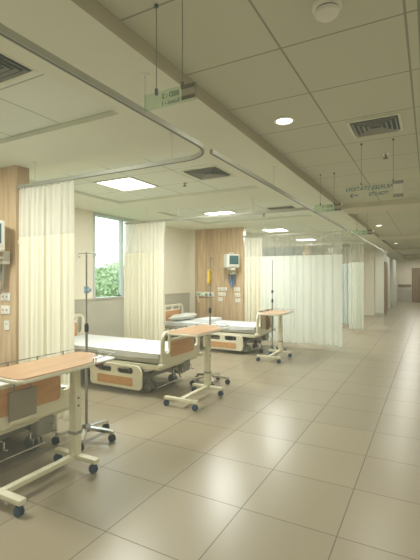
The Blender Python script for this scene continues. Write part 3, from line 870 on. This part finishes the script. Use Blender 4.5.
ar = MB(); ar.b2(-.20, -.13, .004, .007, 2.281, 2.289); ar.box((-.19, .0055, 2.294), (.035, .003, .008), rot=Matrix.Rotation(math.radians(-40), 3, 'Y')); ar.box((-.19, .0055, 2.276), (.035, .003, .008), rot=Matrix.Rotation(math.radians(40), 3, 'Y'))
ar.build('arrow', M['ink'], t, False)
MB().b2(.175, .26, -.008, -.004, 2.235, 2.385).build('picture_plate', M['sign_light'], t, False)
MB().b2(.175, .26, -.010, -.006, 2.355, 2.385).build('plate_bar', M['sign_dark'], t, False)
MB().b2(.175, .26, -.010, -.006, 2.235, 2.265).build('plate_bar', M['sign_dark'], t, False)
hang_wires(t, (-.10, .175), ZC, 2.385)

# ------------------------------------------------------------------ trees outside
def tree(x, y, h, r, m, label, seed):
    rnd = random.Random(seed)
    t = thing('garden_tree', label, 'tree', (x, y, -.15), 0, 'trees outside the windows')
    tr = MB().cyl((0, 0, 0), (.05, .03, h*.55), .09, .05)
    for k in range(5):
        a = k*1.3; tr.cyl((.04, .02, h*.35+.1*k), (r*.5*math.cos(a), r*.5*math.sin(a), h*.7), .03, .012, n=8)
    tr.build('trunk', M['bark'], t)
    mb = MB(); bm = mb.bm
    blobs = [(rnd.uniform(-.6, .6)*r, rnd.uniform(-.6, .6)*r, h*(.35+.4*rnd.random()), r*rnd.uniform(.4, .65)) for _ in range(12)]
    for bx, by, bz, br in blobs:
        for _ in range(330):
            v = Vector((rnd.gauss(0, 1), rnd.gauss(0, 1), rnd.gauss(0, 1))).normalized()*br*rnd.uniform(.7, 1.05)
            p = Vector((bx, by, bz))+v; s = rnd.uniform(.05, .11)
            a = Vector((rnd.gauss(0, 1), rnd.gauss(0, 1), rnd.gauss(0, 1))).normalized(); b = a.orthogonal().normalized()
            q = [p+a*s, p+b*s*.6, p-a*s, p-b*s*.6]
            bm.faces.new([bm.verts.new(c) for c in q])
    me = bpy.data.meshes.new('foliage'); bm.to_mesh(me); bm.free()
    link('foliage', me, m, t, False)
tree(-14.2, 16.9, 2.75, 1.15, M['leaf2'], 'green leafy tree seen through the window, right of centre', 1)
tree(-14.0, 14.3, 2.45, .95, M['leaf'], 'darker leafy tree seen low at the left of the window', 2)
tree(-11.6, 12.6, 1.9, .8, M['leaf'], 'low bush in front of the trees outside the window', 4)

# ------------------------------------------------------------------ light
W = bpy.data.worlds.new('World'); S.world = W; W.use_nodes = True
bg = W.node_tree.nodes['Background']; bg.inputs['Color'].default_value = (.93, .98, 1.0, 1); bg.inputs['Strength'].default_value = 2.6
def area(name, loc, sx, sy, energy, col=(1, .99, .93), rot=(0, 0, 0), portal=False, spec=1.0):
    l = bpy.data.lights.new(name, 'AREA'); l.shape = 'RECTANGLE'; l.size = sx; l.size_y = sy; l.energy = energy; l.color = col
    l.specular_factor = spec
    if portal: l.cycles.is_portal = True
    o = bpy.data.objects.new(name, l); C.objects.link(o); o.location = loc; o.rotation_euler = rot
    return o
for a, b in WIN:
    area('window_portal', (XW-.25, (a+b)/2, 1.9), b-a, 1.6, 1, rot=(PI/2, 0, -PI/2), portal=True)
for cy, e in ((1.36, 50), (4.12, 48), (6.9, 52), (9.9, 70), (12.8, 55)): area('bay_lamp', (-3.48, cy, ZB-.03), .5, .5, e, spec=.15)
for cy, e in ((-1.6, 26), (.6, 14), (3.14, 12), (6.5, 12), (10.5, 16), (13.4, 16), (16.2, 26), (19.4, 24), (22.6, 24), (26.2, 30)): area('corridor_lamp_and_fill', (.3 if cy < 2 else -.7, cy, ZS-.03), .5, .5, e, (1, .96, .86), spec=.0)  # downlight lamps, plus unseen fill lamps added near the camera and in between
# daylight through the windows of the bays
S.cycles.sample_clamp_indirect = 4
S.cycles.max_bounces = 10; S.cycles.diffuse_bounces = 6; S.cycles.transparent_max_bounces = 16
S.cycles.use_denoising = True
S.view_settings.view_transform = 'Standard'; S.view_settings.look = 'None'; S.view_settings.exposure = .15; S.view_settings.gamma = 1.12
S.view_settings.use_curve_mapping = True
cm = S.view_settings.curve_mapping
cm.curves[3].points[0].location = (0, .02)
for i_, (lo, hi) in enumerate(((.0, .955), (.004, .985), (.0, .955))):
    cm.curves[i_].points[0].location = (0, lo); cm.curves[i_].points[-1].location = (1, hi)
cm.update()

# ------------------------------------------------------------------ camera
cam = bpy.data.cameras.new('camera'); co = bpy.data.objects.new('camera', cam); C.objects.link(co)
cam.sensor_fit = 'VERTICAL'; cam.sensor_height = 36; cam.lens = 36*404/560
cam.shift_y = -2/560
co.location = (0, 0, 1.5)
yaw = math.atan(220/404)
co.rotation_euler = (PI/2, 0, yaw)
S.camera = co
